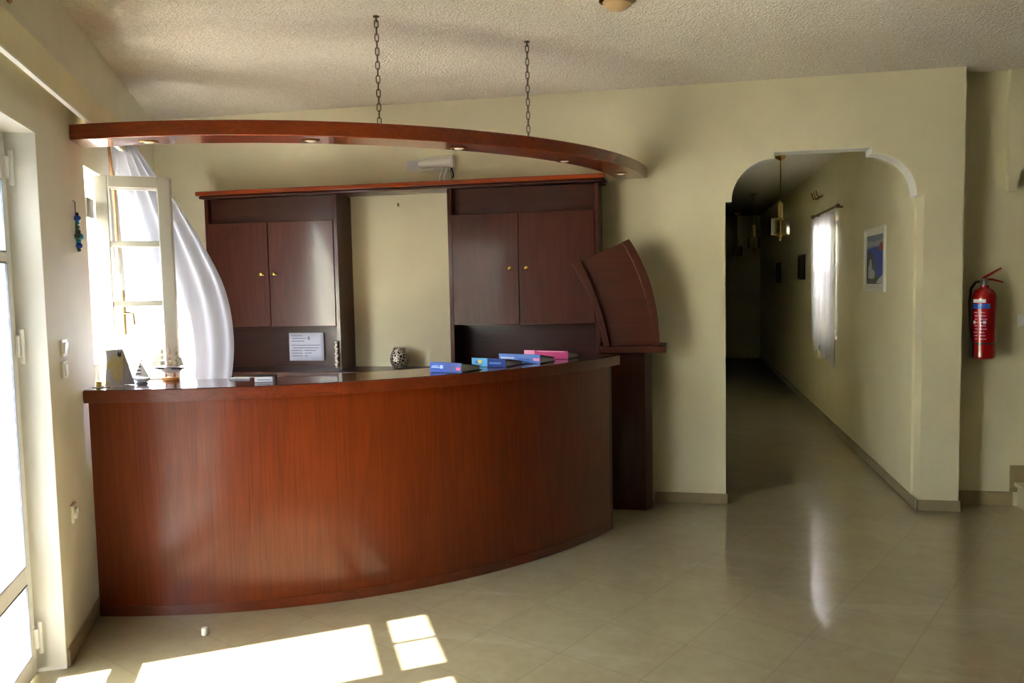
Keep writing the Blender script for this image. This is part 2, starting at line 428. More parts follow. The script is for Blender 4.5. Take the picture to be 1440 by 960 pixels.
# ------------------------------------------------------------------ the casement behind the counter
fr = MB(MW)
fr.box((.505, -.2, 1.02), (.55, -.14, 2.235)); fr.box((1.13, -.2, 1.02), (1.175, -.14, 2.235))
fr.box((.55, -.2, 2.19), (1.13, -.14, 2.235)); fr.box((.55, -.2, 1.02), (1.13, -.14, 1.06))
win = struct(fr.build('window_1', M['leaf'], bevel=.004))
for z in (1.12, 1.98):    # long parliament hinges swing the open leaf clear of the reveal
    MB(MW).box((.545, -.15, z), (.57, .0, z+.1)).box((.545, -.012, z), (.695, .0, z+.1)).build('hinge', M['leaf'], win)
def leaf_frame(ds, with_handle):
    # leaf opened into the room, roughly square to the wall
    A = Vector((.70+ds, .004)); B = Vector((.752+ds, .372)); d = (B-A); Lw = d.length; d.normalize(); n = Vector((d.y, -d.x))
    if n.x > 0: n = -n
    L = Matrix(((d.x, n.x, 0, A.x), (d.y, n.y, 0, A.y), (0, 0, 1, 0), (0, 0, 0, 1)))
    m = MB(MW @ L); th = .045; z0, z1 = 1.045, 2.213; sw = .064
    m.box((0, -th, z0), (sw, 0, z1)); m.box((Lw-sw, -th, z0), (Lw, 0, z1)); m.box((sw, -th, z1-.062), (Lw-sw, 0, z1)); m.box((sw, -th, z0), (Lw-sw, 0, z0+.07))
    bars = [z1-.062-.298-.026, z1-.062-2*.298-2*.03]
    bars = [1.836, 1.512]
    for z in bars: m.box((sw, -th+.008, z), (Lw-sw, -.008, z+.03))
    lf = m.build('window_leaf', M['leaf'], win, bevel=.004)
    MB(MW @ L).box((sw-.003, -th/2-.002, z0+.06), (Lw-sw+.003, -th/2+.002, z1-.055)).build('glass_pane', M['glass'], lf)
    if with_handle:
        h = MB(MW @ L); hx = .10
        h.tube([(hx, .012, 1.36), (hx, .012, 1.60)], .006); h.tube([(hx, .014, 1.48), (hx, .04, 1.48), (hx+.045, .045, 1.475), (hx+.05, .045, 1.41)], .007)
        h.build('handle', M['old_brass'], lf)
leaf_frame(0, False); leaf_frame(.085, True)

# ------------------------------------------------------------------ reception counter
CX, CY, R0 = -3.141, 6.384, 2.946
def wall_angle(R, o, cx=CX, cy=CY):
    k = o - (Vector((cx, cy, 0))-LP).dot(nl); phi = math.atan2(nl.y, nl.x)
    return phi - math.acos(k/R)
def arcslab(mb, r0, r1, z0, z1, a0, a1, n=56, cx=CX, cy=CY, mi=0):
    # a0, a1: pairs (inner angle, outer angle)
    vs = []; fs = []
    for i in range(n+1):
        t = i/n
        for r, a in ((r0, a0[0]+(a1[0]-a0[0])*t), (r1, a0[1]+(a1[1]-a0[1])*t)):
            for z in (z0, z1): vs.append((cx+r*cos(a), cy+r*sin(a), z))
    for i in range(n):
        b = 4*i; q = b+4
        fs += [(b, b+2, q+2, q), (b+1, q+1, q+3, b+3), (b+2, b+3, q+3, q+2), (b, q, q+1, b+1)]
    fs += [(0, 1, 3, 2), (4*n, 4*n+2, 4*n+3, 4*n+1)]
    mb.add(vs, fs, mi); return mb
ZT = 1.125
ra = math.radians
cnt = thing('reception_counter', (-1.9, 4.0, 0), 'long curved mahogany reception counter standing on the marble floor', 'counter')
aE = ra(-23.6)
p0 = lambda r, o=.018: wall_angle(r, o)
arcslab(MB(), R0-.03, R0, .05, ZT-.055, (p0(R0-.03), p0(R0)), (aE, aE)).build('front_panel', M['counter'], cnt)
arcslab(MB(), R0-.04, R0+.004, 0, .05, (p0(R0-.04), p0(R0+.004)), (aE, aE)).build('plinth', M['counter_edge'], cnt)
tp = arcslab(MB(), 2.58, 2.975, ZT-.032, ZT, (wall_angle(2.58, .004), wall_angle(2.975, .004)), (ra(-21.9), ra(-21.9)), 56)
tp.build('countertop', M['counter_top'], cnt, bevel=.004)
arcslab(MB(), 2.93, 2.98, ZT-.062, ZT-.004, (wall_angle(2.93, .004), wall_angle(2.98, .004)), (ra(-21.9), ra(-21.9))).build('edge_trim', M['counter_edge'], cnt)
u = Vector((cos(aE), sin(aE), 0)); v_ = Vector((-sin(aE), cos(aE), 0)); q = Vector((CX, CY, 0))
me_ = Matrix(((u.x, v_.x, 0, q.x), (u.y, v_.y, 0, q.y), (0, 0, 1, 0), (0, 0, 0, 1)))
MB(me_).box((2.30, .0, 0), (R0, .035, ZT-.032)).build('end_panel', M['cab'], cnt, bevel=.003)
# lower desk top on the staff side
arcslab(MB(), 2.2, 2.90, .74, .77, (wall_angle(2.2, .03), wall_angle(2.9, .03)), (ra(-24.5), ra(-24.5))).build('desk_shelf', M['counter_top'], cnt)

# narrow end cabinet by the back wall and its raised flap
ec = thing('end_cabinet', (-.325, 5.8, 0), 'narrow dark cabinet against the back wall, beyond the right end of the counter', 'cabinet')
b = MB().prism([(-.525, 5.915), (-.525, 5.68), (-.235, 5.68), (-.192, 5.73), (-.192, 5.915)], lambda x, y, z: (x, y, z), .0, 1.111)
b.build('body', M['cab'], ec, bevel=.004)
b = MB().box((-.549, 5.545, 1.112), (-.088, 5.63, 1.155)).box((-.529, 5.63, 1.112), (-.088, 5.917, 1.155)); b.build('ledge', M['flap'], ec, bevel=.004)
fl = thing('counter_flap', (-.32, 5.60, 1.156), 'curved mahogany counter flap raised upright beside the right wall cabinet', 'counter flap')
y0f, y1f, zb, zt = 5.585, 5.608, 1.1565, 1.872
dF = Vector((0, y1f-y0f, zt-zb)); LF = dF.length; dF.normalize(); nF = Vector((0, -dF.z, dF.y))
def FP(x, h, d): p = Vector((0, y0f, zb)) + dF*h + nF*d; return (x, p.y, p.z)
def strip(pa, pb, n=10):
    def cv(P):
        r = []
        for i in range(n+1):
            t = i/n*(len(P)-1); k = min(int(t), len(P)-2); t -= k
            r.append((P[k][0]*(1-t)+P[k+1][0]*t, P[k][1]*(1-t)+P[k+1][1]*t))
        return r
    return cv(pa)+list(reversed(cv(pb)))
def quad3(a, m, b, n=10):   # smooth curve through three points
    r = []
    for i in range(n+1):
        t = i/n; r.append(tuple(a[k]*(2*t*t-3*t+1)+m[k]*(4*t-4*t*t)+b[k]*(2*t*t-t) for k in range(2)))
    return r
hT = LF
KX, KH = .974, .977
sc3 = lambda *P: quad3(*[(x*KX, h*KH) for x, h in P])
Lc = sc3((-.515, 0), (-.595, .30), (-.735, .575)); Rc = sc3((-.133, 0), (-.187, .40), (-.335, .735))
Li = sc3((-.475, 0), (-.548, .30), (-.672, .600)); Ri = sc3((-.168, .0), (-.24, .385), (-.385, .715))
pan = Lc + list(reversed(Rc))
MB().prism(pan, FP, -.03, 0).build('panel', M['flap'], fl, bevel=.003)
MB().prism(Lc+list(reversed(Li)), FP, 0.0005, .042).build('edge_lip', M['flap'], fl, bevel=.003)
MB().prism(Ri+list(reversed(Rc)), FP, 0.0005, .042).build('edge_lip', M['flap'], fl, bevel=.003)

# ------------------------------------------------------------------ hanging curved beam with downlights
BX, BY, BR = -2.833, 6.065, 2.6214; ZBB, ZBT = 2.315, 2.387
def wa(R, o=.003): return wall_angle(R, o, BX, BY)
def end_a(R): return math.asin((YB-.004-BY)/R)
bm_ = thing('canopy_beam', (-1.5, 4.0, ZBB), 'curved mahogany canopy beam hanging above the counter on two chains', 'beam')
arcslab(MB(), BR-.215, BR, ZBB, ZBT, (wa(BR-.215), wa(BR)), (end_a(BR-.215), end_a(BR)), 64, BX, BY).build('beam_body', M['beam'], bm_, bevel=.004)
lights = [(-2.514, 3.604), (-1.767, 3.808), (-1.137, 4.254), (-.662, 4.899), (-.379, 5.606)]
dlt = None
for i, (x, y) in enumerate(lights):
    if i == 0:
        m = MB(); m.lathe([(.030, ZBB-.0003), (.044, ZBB-.0004), (.046, ZBB-.003), (.041, ZBB-.0055), (.032, ZBB-.0045), (.029, ZBB-.001)], x, y, 28)
        dlt = m.build('downlight', M['brass'], bm_)
        bl = MB().lathe([(.0005, ZBB-.009), (.012, ZBB-.0085), (.022, ZBB-.006), (.027, ZBB-.001)], x, y, 20).build('bulb', M['bulb'], dlt)
    else:
        d2 = dlt.copy(); C.objects.link(d2); d2.location = (x-lights[0][0], y-lights[0][1], 0)
        b2 = bl.copy(); C.objects.link(b2); b2.parent = d2
link_mesh = None
def chain(xb, yb, xt, yt, label):
    global link_mesh
    t = thing('hanging_chain', (xt, yt, ZC), label, 'chain', 'chains that hold up the canopy beam')
    hk = MB().lathe([(.016, ZC-.001), (.016, ZC-.005), (.004, ZC-.008), (.004, ZC-.03)], xt, yt, 12)
    hk.build('ceiling_hook', M['chain'], t)
    top = Vector((xt, yt, ZC-.022)); bot = Vector((xb, yb, ZBT+.002)); n = 15 if xt < -1.2 else 14
    step = (bot-top)/n
    for i in range(n):
        c_ = top + step*(i+.5)
        if link_mesh is None:
            hl, hw = .024, .0075; pts = []
            for k in range(16):
                a = 2*pi*k/16; pts.append((hw*1.25*cos(a), 0, hl*.55*sin(a)+(hl*.45 if sin(a) > 0 else -hl*.45)*min(1, abs(sin(a))*3)))
            o = MB().tube([Vector(p)+c_ for p in pts], .0026, 6, closed=True).build('link', M['chain'], t)
            for v in o.data.vertices: v.co -= (c_ - t.location)
            link_mesh = o.data
        else:
            o = bpy.data.objects.new('link', link_mesh); C.objects.link(o); o.parent = t
        o.location = c_ - t.location; o.rotation_euler = (0, 0, .5 + (pi/2 if i % 2 else 0)); o.scale = (1, 1, step.length/.043)
chain(-1.445, 3.905, -1.475, 3.985, 'left of the two metal chains holding the curved beam, nearer the curtain')
chain(-.812, 4.535, -.825, 4.61, 'right of the two metal chains holding the curved beam, nearer the arch')

# ------------------------------------------------------------------ wall cabinets
YF = 5.66
def knob(x, z, parent):
    ax = Matrix.Translation((x, YF-.0185, z)) @ Matrix.Rotation(pi/2, 4, 'X')
    MB().lathe([(.012, -.001), (.012, .003), (.006, .005), (.006, .014), (.014, .019), (.0165, .026), (.013, .033), (.004, .037)], n=18, ax=ax).build('knob', M['brass'], parent)
def cabinet(xl, xr, split, knobs, label, zt=2.268, dtop=2.085, dbot=1.31):
    t = thing('wall_cabinet', ((xl+xr)/2, 5.8, .98), label, 'cabinet', 'mahogany wall cabinets behind the counter')
    pw = .03
    for a, b_ in ((xl, xl+pw), (xr-pw, xr)): MB().box((a, YF-.012, .985), (b_, YB-.003, zt)).build('side_panel', M['cab'], t, bevel=.002)
    MB().box((xl+pw, YB-.02, .985), (xr-pw, YB-.004, zt)).build('back_panel', M['cab_dark'], t)
    MB().box((xl+pw, YF+.035, dtop+.012), (xr-pw, YF+.053, zt)).build('frieze_panel', M['cab_dark'], t)
    MB().box((xl+pw, YF+.004, dbot-.004), (xr-pw, YB-.02, dbot+.016)).build('shelf', M['cab_dark'], t)
    MB().box((xl+pw, YF+.004, dtop-.012), (xr-pw, YB-.02, dtop+.012)).build('shelf', M['cab_dark'], t)
    for (a, b_), kx in zip(((xl+pw+.002, split-.0025), (split+.0025, xr-pw-.002)), knobs):
        d = MB().box((a, YF-.018, dbot-.002), (b_, YF+.002, dtop)).build('cabinet_door', M['cab'], t, bevel=.003)
        knob(kx, 1.70, d)
cabinet(-3.50, -2.44, -2.99, (-3.042, -2.938), 'left mahogany wall cabinet, partly behind the blown curtain, notice under its doors')
cabinet(-1.605, -.535, -1.095, (-1.153, -1.036), 'right mahogany wall cabinet, behind the row of binders on the counter')
cr = thing('cornice', (-2.0, 5.8, 2.27), 'long mahogany cornice running across the tops of both wall cabinets', 'cornice')
MB().box((-3.53, YF-.035, 2.272), (-.505, YB-.003, 2.292)).build('moulding', M['cab_dark'], cr, bevel=.006)
MB().box((-3.545, YF-.055, 2.293), (-.49, YB-.003, 2.325)).build('top_board', M['beam'], cr, bevel=.004)
bd = thing('back_desk', (-2.0, 5.75, 0), 'dark mahogany desk along the back wall beneath the wall cabinets', 'desk')
MB().box((-3.55, 5.52, .95), (-.57, YB-.003, .983)).build('desk_top', M['cab_dark'], bd, bevel=.004)
for x in (-3.50, -2.45, -1.6, -.6): MB().box((x, 5.56, 0), (x+.03, YB-.015, .949)).build('side_panel', M['cab'], bd)

# ------------------------------------------------------------------ curtains and cords
sheer_pts = [(.08, 2.50), (.20, 2.33), (.338, 2.138), (.492, 1.85), (.60, 1.58), (.637, 1.29), (.612, 1.02), (.55, .80)]
near_pts = [(.05, 2.50), (.05, 2.33), (.055, 2.15), (.06, 1.87), (.07, 1.58), (.08, 1.31), (.09, 1.06), (.09, .86)]
def spline(P, t):
    t *= len(P)-1; k = min(int(t), len(P)-2); f = t-k
    p = [P[max(k-1, 0)], P[k], P[k+1], P[min(k+2, len(P)-1)]]
    return tuple(.5*((2*p[1][i])+(-p[0][i]+p[2][i])*f+(2*p[0][i]-5*p[1][i]+4*p[2][i]-p[3][i])*f*f+(-p[0][i]+3*p[1][i]-3*p[2][i]+p[3][i])*f**3) for i in range(2))
def cur(u, v):
    (o0, z0), (o1, z1) = spline(near_pts, v), spline(sheer_pts, v)
    w_ = u**.85
    s = .93 + u*.47
    o = o0+(o1-o0)*w_ + (.012+.014*(1-v))*sin(u*30+1.2*sin(v*3))*(.35+.65*(1-v)) + .03*sin(u*7+v*4)*v*(1-u)
    return W(s, max(o, .03), z0+(z1-z0)*u)
ct = thing('sheer_curtain', tuple(W(1.4, .3, .85)), 'white sheer curtain blown inwards like a sail from the open window', 'curtain')
MB().grid(cur, 90, 70).build('fabric', M['sheer'], ct, sharp=180)
rp = MB().tube([W(.88, .06, 2.505), W(1.5, .06, 2.505)], .009, 10); rp.build('curtain_rod', M['pvc'], ct)
cordpath = [W(.90, .05, 2.5), W(.905, .05, 2.40), W(.93, .052, 2.30), W(.965, .055, 2.2), W(.975, .055, 2.0), W(.975, .055, 1.7)]
MB().tube(cordpath, .008, 8).build('pull_cord', M['cord'], ct)

# ------------------------------------------------------------------ small things on the left wall
lw = lambda *a: MB(MW)
def switch(s, z, label, rock):
    t = thing('light_switch', tuple(W(s, 0, z)), label, 'switch', 'switches on the left wall')
    MB(MW).box((s-.04, .0005, z-.038), (s+.04, .010, z+.038)).build('plate', M['plastic'], t, bevel=.003)
    MB(MW).add([(s-.022, .010, z-.024), (s+.022, .010, z-.024), (s+.022, .010, z+.024), (s-.022, .010, z+.024), (s-.022, .013+rock, z-.024), (s+.022, .013+rock, z-.024), (s+.022, .019-rock, z+.024), (s-.022, .019-rock, z+.024)],
               [(0,3,2,1),(4,5,6,7),(0,1,5,4),(1,2,6,5),(2,3,7,6),(3,0,4,7)]).build('rocker', M['pvc'], t)
switch(-.105, 1.352, 'upper white switch of the pair on the left wall beside the counter', 0)
switch(-.112, 1.257, 'lower white switch of the pair on the left wall beside the counter', .004)
t = thing('power_socket', tuple(W(-.10, 0, .61)), 'white power socket low on the left wall beside the counter', 'socket')
MB(MW).box((-.14, .0005, .57), (-.06, .012, .65)).build('plate', M['plastic'], t, bevel=.003)
mb = MB(); mb.lathe([(.025, 0), (.025, .008), (.019, .008), (.018, .002), (.0005, .002)], n=20, ax=MW @ Matrix.Translation((-.1, .012, .61)) @ Matrix.Rotation(-pi/2, 4, 'X'))
mb.build('outlet', M['pvc'], t)
t = thing('bead_ornament', tuple(W(.225, .012, 1.80)), 'blue and turquoise bead ornament hanging on the left wall above the counter', 'ornament')
s0 = .225
MB(MW).tube([(s0, .002, 2.03), (s0, .012, 2.025), (s0, .012, 1.97), (s0+.002, .012, 1.82)], .0022, 6).tube([(s0-.012, .012, 1.93), (s0-.02, .012, 1.87), (s0-.012, .012, 1.80)], .002, 6).build('string', M['greenc'], t)
for z, r, mt, ds in ((1.967, .008, 'black', 0), (1.947, .016, 'cobalt', 0), (1.926, .009, 'turq', 0), (1.905, .011, 'greenc', -.004), (1.884, .013, 'greenc', 0), (1.86, .02, 'turq', .012), (1.862, .014, 'greenc', -.018), (1.838, .011, 'turq', .004), (1.818, .016, 'cobalt', .004), (1.797, .009, 'greenc', .004)):
    MB(MW).ball((s0+ds, .018, z), r, 12).build('bead', M[mt], t)
tag(MB(MW).tube([(-.6+.03*cos(k*pi/8), .006, 2.71+.03*sin(k*pi/8)) for k in range(16)], .006, 8, closed=True).build('wall_ring', M['old_brass']), 'brown ring high on the left wall above the glazed door', 'ring')

# ------------------------------------------------------------------ things on the counter
def rotz(x, y, z, a): return Matrix.Translation((x, y, z)) @ Matrix.Rotation(a, 4, 'Z')
# map leaflet, leaning back
MLb = Matrix.Translation((-2.758, 3.58, ZT+.001)) @ Matrix.Rotation(-.22, 4, 'Z')
MLc = MLb @ Matrix.Rotation(-.2, 4, 'X')
t = thing('map_leaflet', (-2.758, 3.58, ZT), 'folded leaflet with a yellow island map standing at the left end of the counter', 'leaflet')
ml = [(-.066, 0), (.068, 0), (.052, .09), (.024, .186), (-.092, .178), (-.072, .125)]
MB(MLc).prism(ml, lambda u, v, d: (u, d, v), 0, .003).build('map_page', M['map'], t)
MB(MLb @ Matrix.Translation((0, .078, 0)) @ Matrix.Rotation(.2, 4, 'X')).prism([(-.062, 0), (.055, 0), (.02, .182), (-.085, .172)], lambda u, v, d: (u, d, v), 0, .003).build('back_page', M['paper'], t)
MB(MLc).prism([(-.004, .156), (.010, .146), (.024, .148), (.021, .178), (.011, .164), (.001, .178)], lambda u, v, d: (u, d, v), -.0015, -.0003).build('printed_emblem', M['hull_black'], t)
tag(MB(rotz(-2.80, 3.535, ZT, -.1)).box((-.035, -.02, .0005), (.035, .025, .004)).box((-.005, -.022, .004), (.02, -.012, .03), 1).build('folded_card', [M['paper'], M['yellow_mark']], bevel=.001),
    'small folded card lying in front of the map leaflet', 'card')
# small striped sailboat
bx, by = -2.681, 3.69
t = thing('model_sailboat', (bx, by, ZT), 'small model sailboat with dark striped sail and white hull on the counter', 'model boat')
def hull(mb, L, Wd, Hh, mi=0, n=14):
    def fn(u, v):
        x = (u-.5)*L; k = 1-abs(2*u-1)**2.2; hw = Wd*.5*max(k, .02)
        a = pi*v; z = Hh*(1-sin(a)*(.55+.45*k)) + .12*Hh*abs(2*u-1)**2
        xx = x*(1-.16*sin(a)); return (xx, -hw*cos(a), z)
    mb.grid(fn, n, 8, mi)
    vs = []; fs = []
    for i in range(n+1):
        p = fn(i/n, 0); q_ = fn(i/n, 1); vs += [(p[0], p[1], p[2]-.0015), (q_[0], q_[1], q_[2]-.0015)]
    fs = [(2*i, 2*i+2, 2*i+3, 2*i+1) for i in range(n)]
    mb.add(vs, fs, mi)
mx = rotz(bx, by, ZT+.004, .1)
hb = MB(mx); hull(hb, .096, .036, .024); hb.build('hull', M['hull_white'], t)
MB(mx).box((-.03, -.006, -.0035), (.03, .006, .004)).build('keel', M['hull_black'], t)
MB(mx).tube([(-.002, 0, .02), (-.002, 0, .125)], .0013, 6).build('mast', M['stand'], t)
sl = MB(mx); zs_ = [.032, .043, .050, .061, .068, .079, .086, .110]
for i, (a, b_) in enumerate(zip(zs_[:-1], zs_[1:])):
    wf = lambda z: -.004-.036*(1-(z-.030)/.084)
    sl.prism([(wf(a), a), (-.003, a), (-.003, b_), (wf(b_), b_)], lambda u, v, d: (u, d, v), -.0008, .0008, i % 2)
sl.build('main_sail', [M['sail'], M['sailstripe']], t)
MB(mx).prism([(0, .03), (.042, .028), (0, .104)], lambda u, v, d: (u, d, v), -.0008, .0008).build('jib_sail', M['sail'], t)
MB(mx).prism([(-.002, .124), (.014, .112), (-.002, .108)], lambda u, v, d: (u, d, v), -.0008, .0008).build('pennant', M['hull_black'], t)
# larger three-masted ship on a wooden stand
sx, sy = -2.618, 3.835
t = thing('model_ship', (sx, sy, ZT), 'larger three-masted model ship with cream sails on an orange wooden stand', 'model boat')
mx = rotz(sx, sy, ZT, -.05)
sb_ = MB(); sb_.lathe([(.001, 0), (.05, .0005), (.053, .007), (.048, .017), (.001, .018)], n=24, ax=mx @ Matrix.Diagonal((1.0, .5, 1, 1)))
sb_.M = mx; sb_.box((-.03, -.004, .017), (-.024, .004, .045)); sb_.box((.024, -.004, .017), (.03, .004, .045))
sb_.build('stand', M['stand'], t)
hm = MB(mx @ Matrix.Translation((0, 0, .036))); hull(hm, .165, .042, .030); hm.build('hull', M['hull_white'], t)
MB(mx).box((-.075, -.0195, .060), (.075, .0195, .069)).build('hull_stripe', M['hull_black'], t)
for k, (x, hgt) in enumerate(((-.045, .175), (-.002, .195), (.04, .17))):
    MB(mx).tube([(x, 0, .06), (x, 0, hgt)], .0014, 6).build('mast', M['stand'], t)
    for j in range(3):
        z0 = .078+j*.03; hw = .021-.0045*j
        MB(mx).grid(lambda u, v: (x+.006*sin(pi*v)*sin(pi*u)+.003, (u-.5)*hw*2*.9, z0+v*.026), 6, 5).build('square_sail', M['sail'], t, solid=.0006)
MB(mx).prism([(-.05, .165), (-.052, .075), (-.125, .068)], lambda u, v, d: (u, d, v), -.0008, .0008).build('jib_sail', M['sail'], t)
MB(mx).prism([(-.055, .14), (-.057, .08), (-.10, .070)], lambda u, v, d: (u, d, v), .006, .0075).build('jib_sail', M['sail'], t)
MB(mx).prism([(.045, .13), (.045, .075), (.085, .08), (.072, .12)], lambda u, v, d: (u, d, v), -.0008, .0008).build('spanker_sail', M['sail'], t)
MB(mx).tube([(-.075, 0, .062), (-.128, 0, .07)], .0016, 6).build('bowsprit', M['hull_black'], t)
# papers and card box
tag(MB(rotz(-2.25, 3.90, ZT, .12)).box((-.055, -.022, .0005), (.055, .022, .008)).build('card_stack', M['paper'], bevel=.001), 'low stack of white cards on the counter beside the curtain', 'cards')
t = thing('card_box', (-2.06, 3.80, ZT), 'small white-faced card box with dark lid on the counter below the notice', 'box')
mx = rotz(-2.06, 3.80, ZT, .2)
MB(mx).box((-.047, -.02, .0005), (.047, .02, .026)).build('body', M['paper'], t, bevel=.002)
MB(mx).box((-.051, -.017, .0265), (.051, .05, .031)).box((-.049, .0205, .0005), (.049, .05, .0265)).build('lid', M['black'], t, bevel=.002)
MB(mx).box((-.03, -.0212, .010), (.035, -.0203, .014)).build('printed_line', M['ink'], t)
# four ring binders lying with their spines towards the lobby
def binder(x, y, a, L, Hh, D, mats, marks, label, lie=0, zoff=0):
    z = ZT+zoff
    t = thing('ring_binder', (x, y, z), label, 'binder', 'binders lying on the counter')
    mx = rotz(x, y, z, a) @ Matrix.Rotation(lie, 4, 'Y')
    sp = MB(mx)
    for (u0, u1, mi) in mats[1]: sp.box((u0*L-L/2, -.004, .001), (u1*L-L/2, .0, Hh), mi)
    sp.build('spine', mats[0], t, bevel=.0015)
    MB(mx).prism([(0.0003, .002), (D, .0005), (D, .004), (.0003, .006)], lambda v, w_, d: (d, v, w_), -L/2+.001, L/2-.001).build('lower_cover', M['cover'], t)
    MB(mx).prism([(0.0003, Hh-.004), (D, Hh*.42-.003), (D, Hh*.42), (.0003, Hh)], lambda v, w_, d: (d, v, w_), -L/2+.001, L/2-.001).build('upper_cover', M['cover'], t)
    MB(mx).prism([(.012, .007), (D-.012, .006), (D-.012, Hh*.40), (.012, Hh-.010)], lambda v, w_, d: (d, v, w_), -L/2+.008, L/2-.008).build('page_block', M['paper'], t)
    if marks:
        for (u0, u1, w0, w1, mn) in marks:
            MB(mx).box((u0*L-L/2, -.0054, w0*Hh), (u1*L-L/2, -.0045, w1*Hh)).build('spine_print', M[mn], t)
binder(-1.228, 4.22, -.32, .205, .056, .20, ([M['blue'], M['navy']], [(0, .52, 0), (.52, 1, 1)]),
       [(.05, .30, .45, .56, 'pale_mark'), (.08, .26, .62, .68, 'pale_mark'), (.32, .42, .40, .72, 'pale_mark'), (.83, .96, .30, .56, 'red_mark')],
       'dark blue ring binder nearest the pierced pot, leftmost of the four on the counter')
binder(-1.06, 4.515, -.33, .228, .050, .20, ([M['sky_blue'], M['navy']], [(0, .46, 0), (.46, 1, 1)]),
       [(.1, .18, .35, .72, 'mid_blue'), (.2, .3, .4, .8, 'yellow_mark'), (.52, .86, .38, .60, 'mid_blue')],
       'binder with a half sky blue, half navy spine between the two blue binders')
binder(-.922, 4.715, -.305, .275, .056, .20, ([M['mid_blue'], M['blue']], [(0, 1, 0)]),
       [(.05, .38, .48, .68, 'pale_mark'), (.48, .76, .42, .54, 'blue'), (.84, .98, .34, .62, 'pale_pink')],
       'mid blue binder with pale lettering, third from the left beside the pink one')
binder(-.81, 5.0, -.28, .30, .052, .18, ([M['pale_pink'], M['pink']], [(0, .24, 0), (.24, 1, 1)]), [(.3, .92, .86, .96, 'pale_pink')],
       'pink ring binder, rightmost and furthest of the four on the counter')

# pierced pot on the back desk
px_, py_ = -2.046, 5.80
t = thing('pierced_pot', (px_, py_, .983), 'round pierced metal candle pot against the bare wall between the two cabinets', 'pot')
z0 = .984
prof = [(.03, z0), (.05, z0+.008), (.066, z0+.035), (.071, z0+.062), (.066, z0+.098), (.054, z0+.128), (.044, z0+.146), (.046, z0+.152), (.041, z0+.152), (.039, z0+.146), (.05, z0+.12), (.06, z0+.09), (.06, z0+.05), (.03, z0+.01), (.001, z0+.008)]
MB().lathe(prof, px_, py_, 32).build('body', M['pot'], t)
MB().lathe([(.001, z0-.0005+.001), (.034, z0), (.03, z0+.006), (.001, z0+.006)], px_, py_, 24).build('foot', M['old_brass'], t)

# notice stuck under the left cabinet's doors, with a few printed rows
t = thing('paper_notice', (-2.828, 5.88, 1.03), 'white printed notice in the open niche under the left cabinet doors', 'notice')
nx0, nx1, nz0, nz1, ny = -2.972, -2.684, 1.030, 1.246, 5.885
mN = Matrix.Translation((0, 0, 0))
MB().grid(lambda u, v: (nx0+(nx1-nx0)*u, ny+.004*sin(pi*u)*v, nz0+(nz1-nz0)*v), 8, 4).build('sheet', M['paper'], t, solid=.0008)
pr = MB()
for r, (u0, u1) in enumerate(((.06, .38), (.08, .5), (.06, .44), (.06, .9), (.1, .86), (.06, .38), (.06, .38), (.06, .38))):
    z = nz1-.022-.0205*r-(.012 if r > 2 else 0)
    pr.box((nx0+(nx1-nx0)*u0, ny-.0012, z-.003), (nx0+(nx1-nx0)*u1, ny-.0004, z+.002))
for r in range(3):
    z = nz1-.136-.0205*r; pr.box((nx0+.46*.276, ny-.0012, z-.003), (nx0+(.8-.12*r)*.276, ny-.0004, z+.0025))
pr.box((nx0+.57*.276, ny-.0012, nz1-.055), (nx0+.62*.276, ny-.0004, nz1-.03))
pr.build('printed_rows', M['ink'], t)
# shell string on the left cabinet's inner post
t = thing('shell_string', (-2.472, 5.642, 1.0), 'string of small pale shells hanging on the left cabinet post beside the notice', 'string of shells')
MB().tube([(-2.468, 5.642, 1.195), (-2.472, 5.641, 1.1), (-2.475, 5.641, 1.0)], .0012, 5).build('cord', M['cord'], t)
for k in range(12):
    z = 1.19-.0165*k
    MB().ball((-2.470+.004*sin(k*2.3), 5.626, z), .0105+.002*(k % 3 == 0), 8, 0, .8).build('shell', M['shell'], t)

# emergency light with its torn-off bracket and loose leads above the cornice
t = thing('emergency_light', (-1.75, 5.9, 2.4), 'white emergency light fitting on the back wall above the cabinet cornice, leads hanging loose', 'light fitting')
tl = Matrix.Translation((-1.745, YB, 2.487)) @ Matrix.Rotation(-.02, 4, 'Y')
eb = MB(); eb.lathe([(.001, -.135), (.022, -.135), (.031, -.12), (.034, -.09), (.034, .09), (.031, .115), (.022, .125), (.001, .125)], n=20, ax=tl @ Matrix.Translation((0, -.04, 0)) @ Matrix.Rotation(pi/2, 4, 'Y'))
eb.build('diffuser', M['plastic'], t)
MB(tl).box((-.14, -.012, -.05), (.135, -.0008, .055)).build('base_plate', M['plastic'], t, bevel=.003)
MB(tl).box((-.24, -.002, -.04), (-.13, -.0006, .035)).build('mounting_strip', M['hull_white'], t)
MB(tl).box((.115, -.075, -.042), (.135, -.005, .042)).build('end_cap', M['hull_white'], t, bevel=.003)
for dx, ln, r_, mt in ((.05, .13, .009, 'pvc'), (.082, .11, .009, 'pvc'), (.108, .17, .0035, 'ink'), (.116, .085, .006, 'black')):
    bend = .022 if mt == 'pvc' else -.012
    MB(tl).tube([(dx, -.045, -.03), (dx-bend*.3, -.052, -.03-ln*.3), (dx-bend, -.055, -.03-ln*.6), (dx-bend*1.1, -.05, -.03-ln*.85), (dx-bend*.2, -.045, -.03-ln)], r_, 8).build('loose_lead', M[mt], t)
tag(MB().tube([(-2.06, YB-.001, 2.198), (-2.06, YB-.02, 2.198), (-2.06, YB-.022, 2.208)], .004, 8).box((-2.066, YB-.006, 2.185), (-2.054, YB-.001, 2.212)).build('wall_hook', M['old_brass']), 'tiny dark hook in the bare wall between the two cabinets', 'hook')

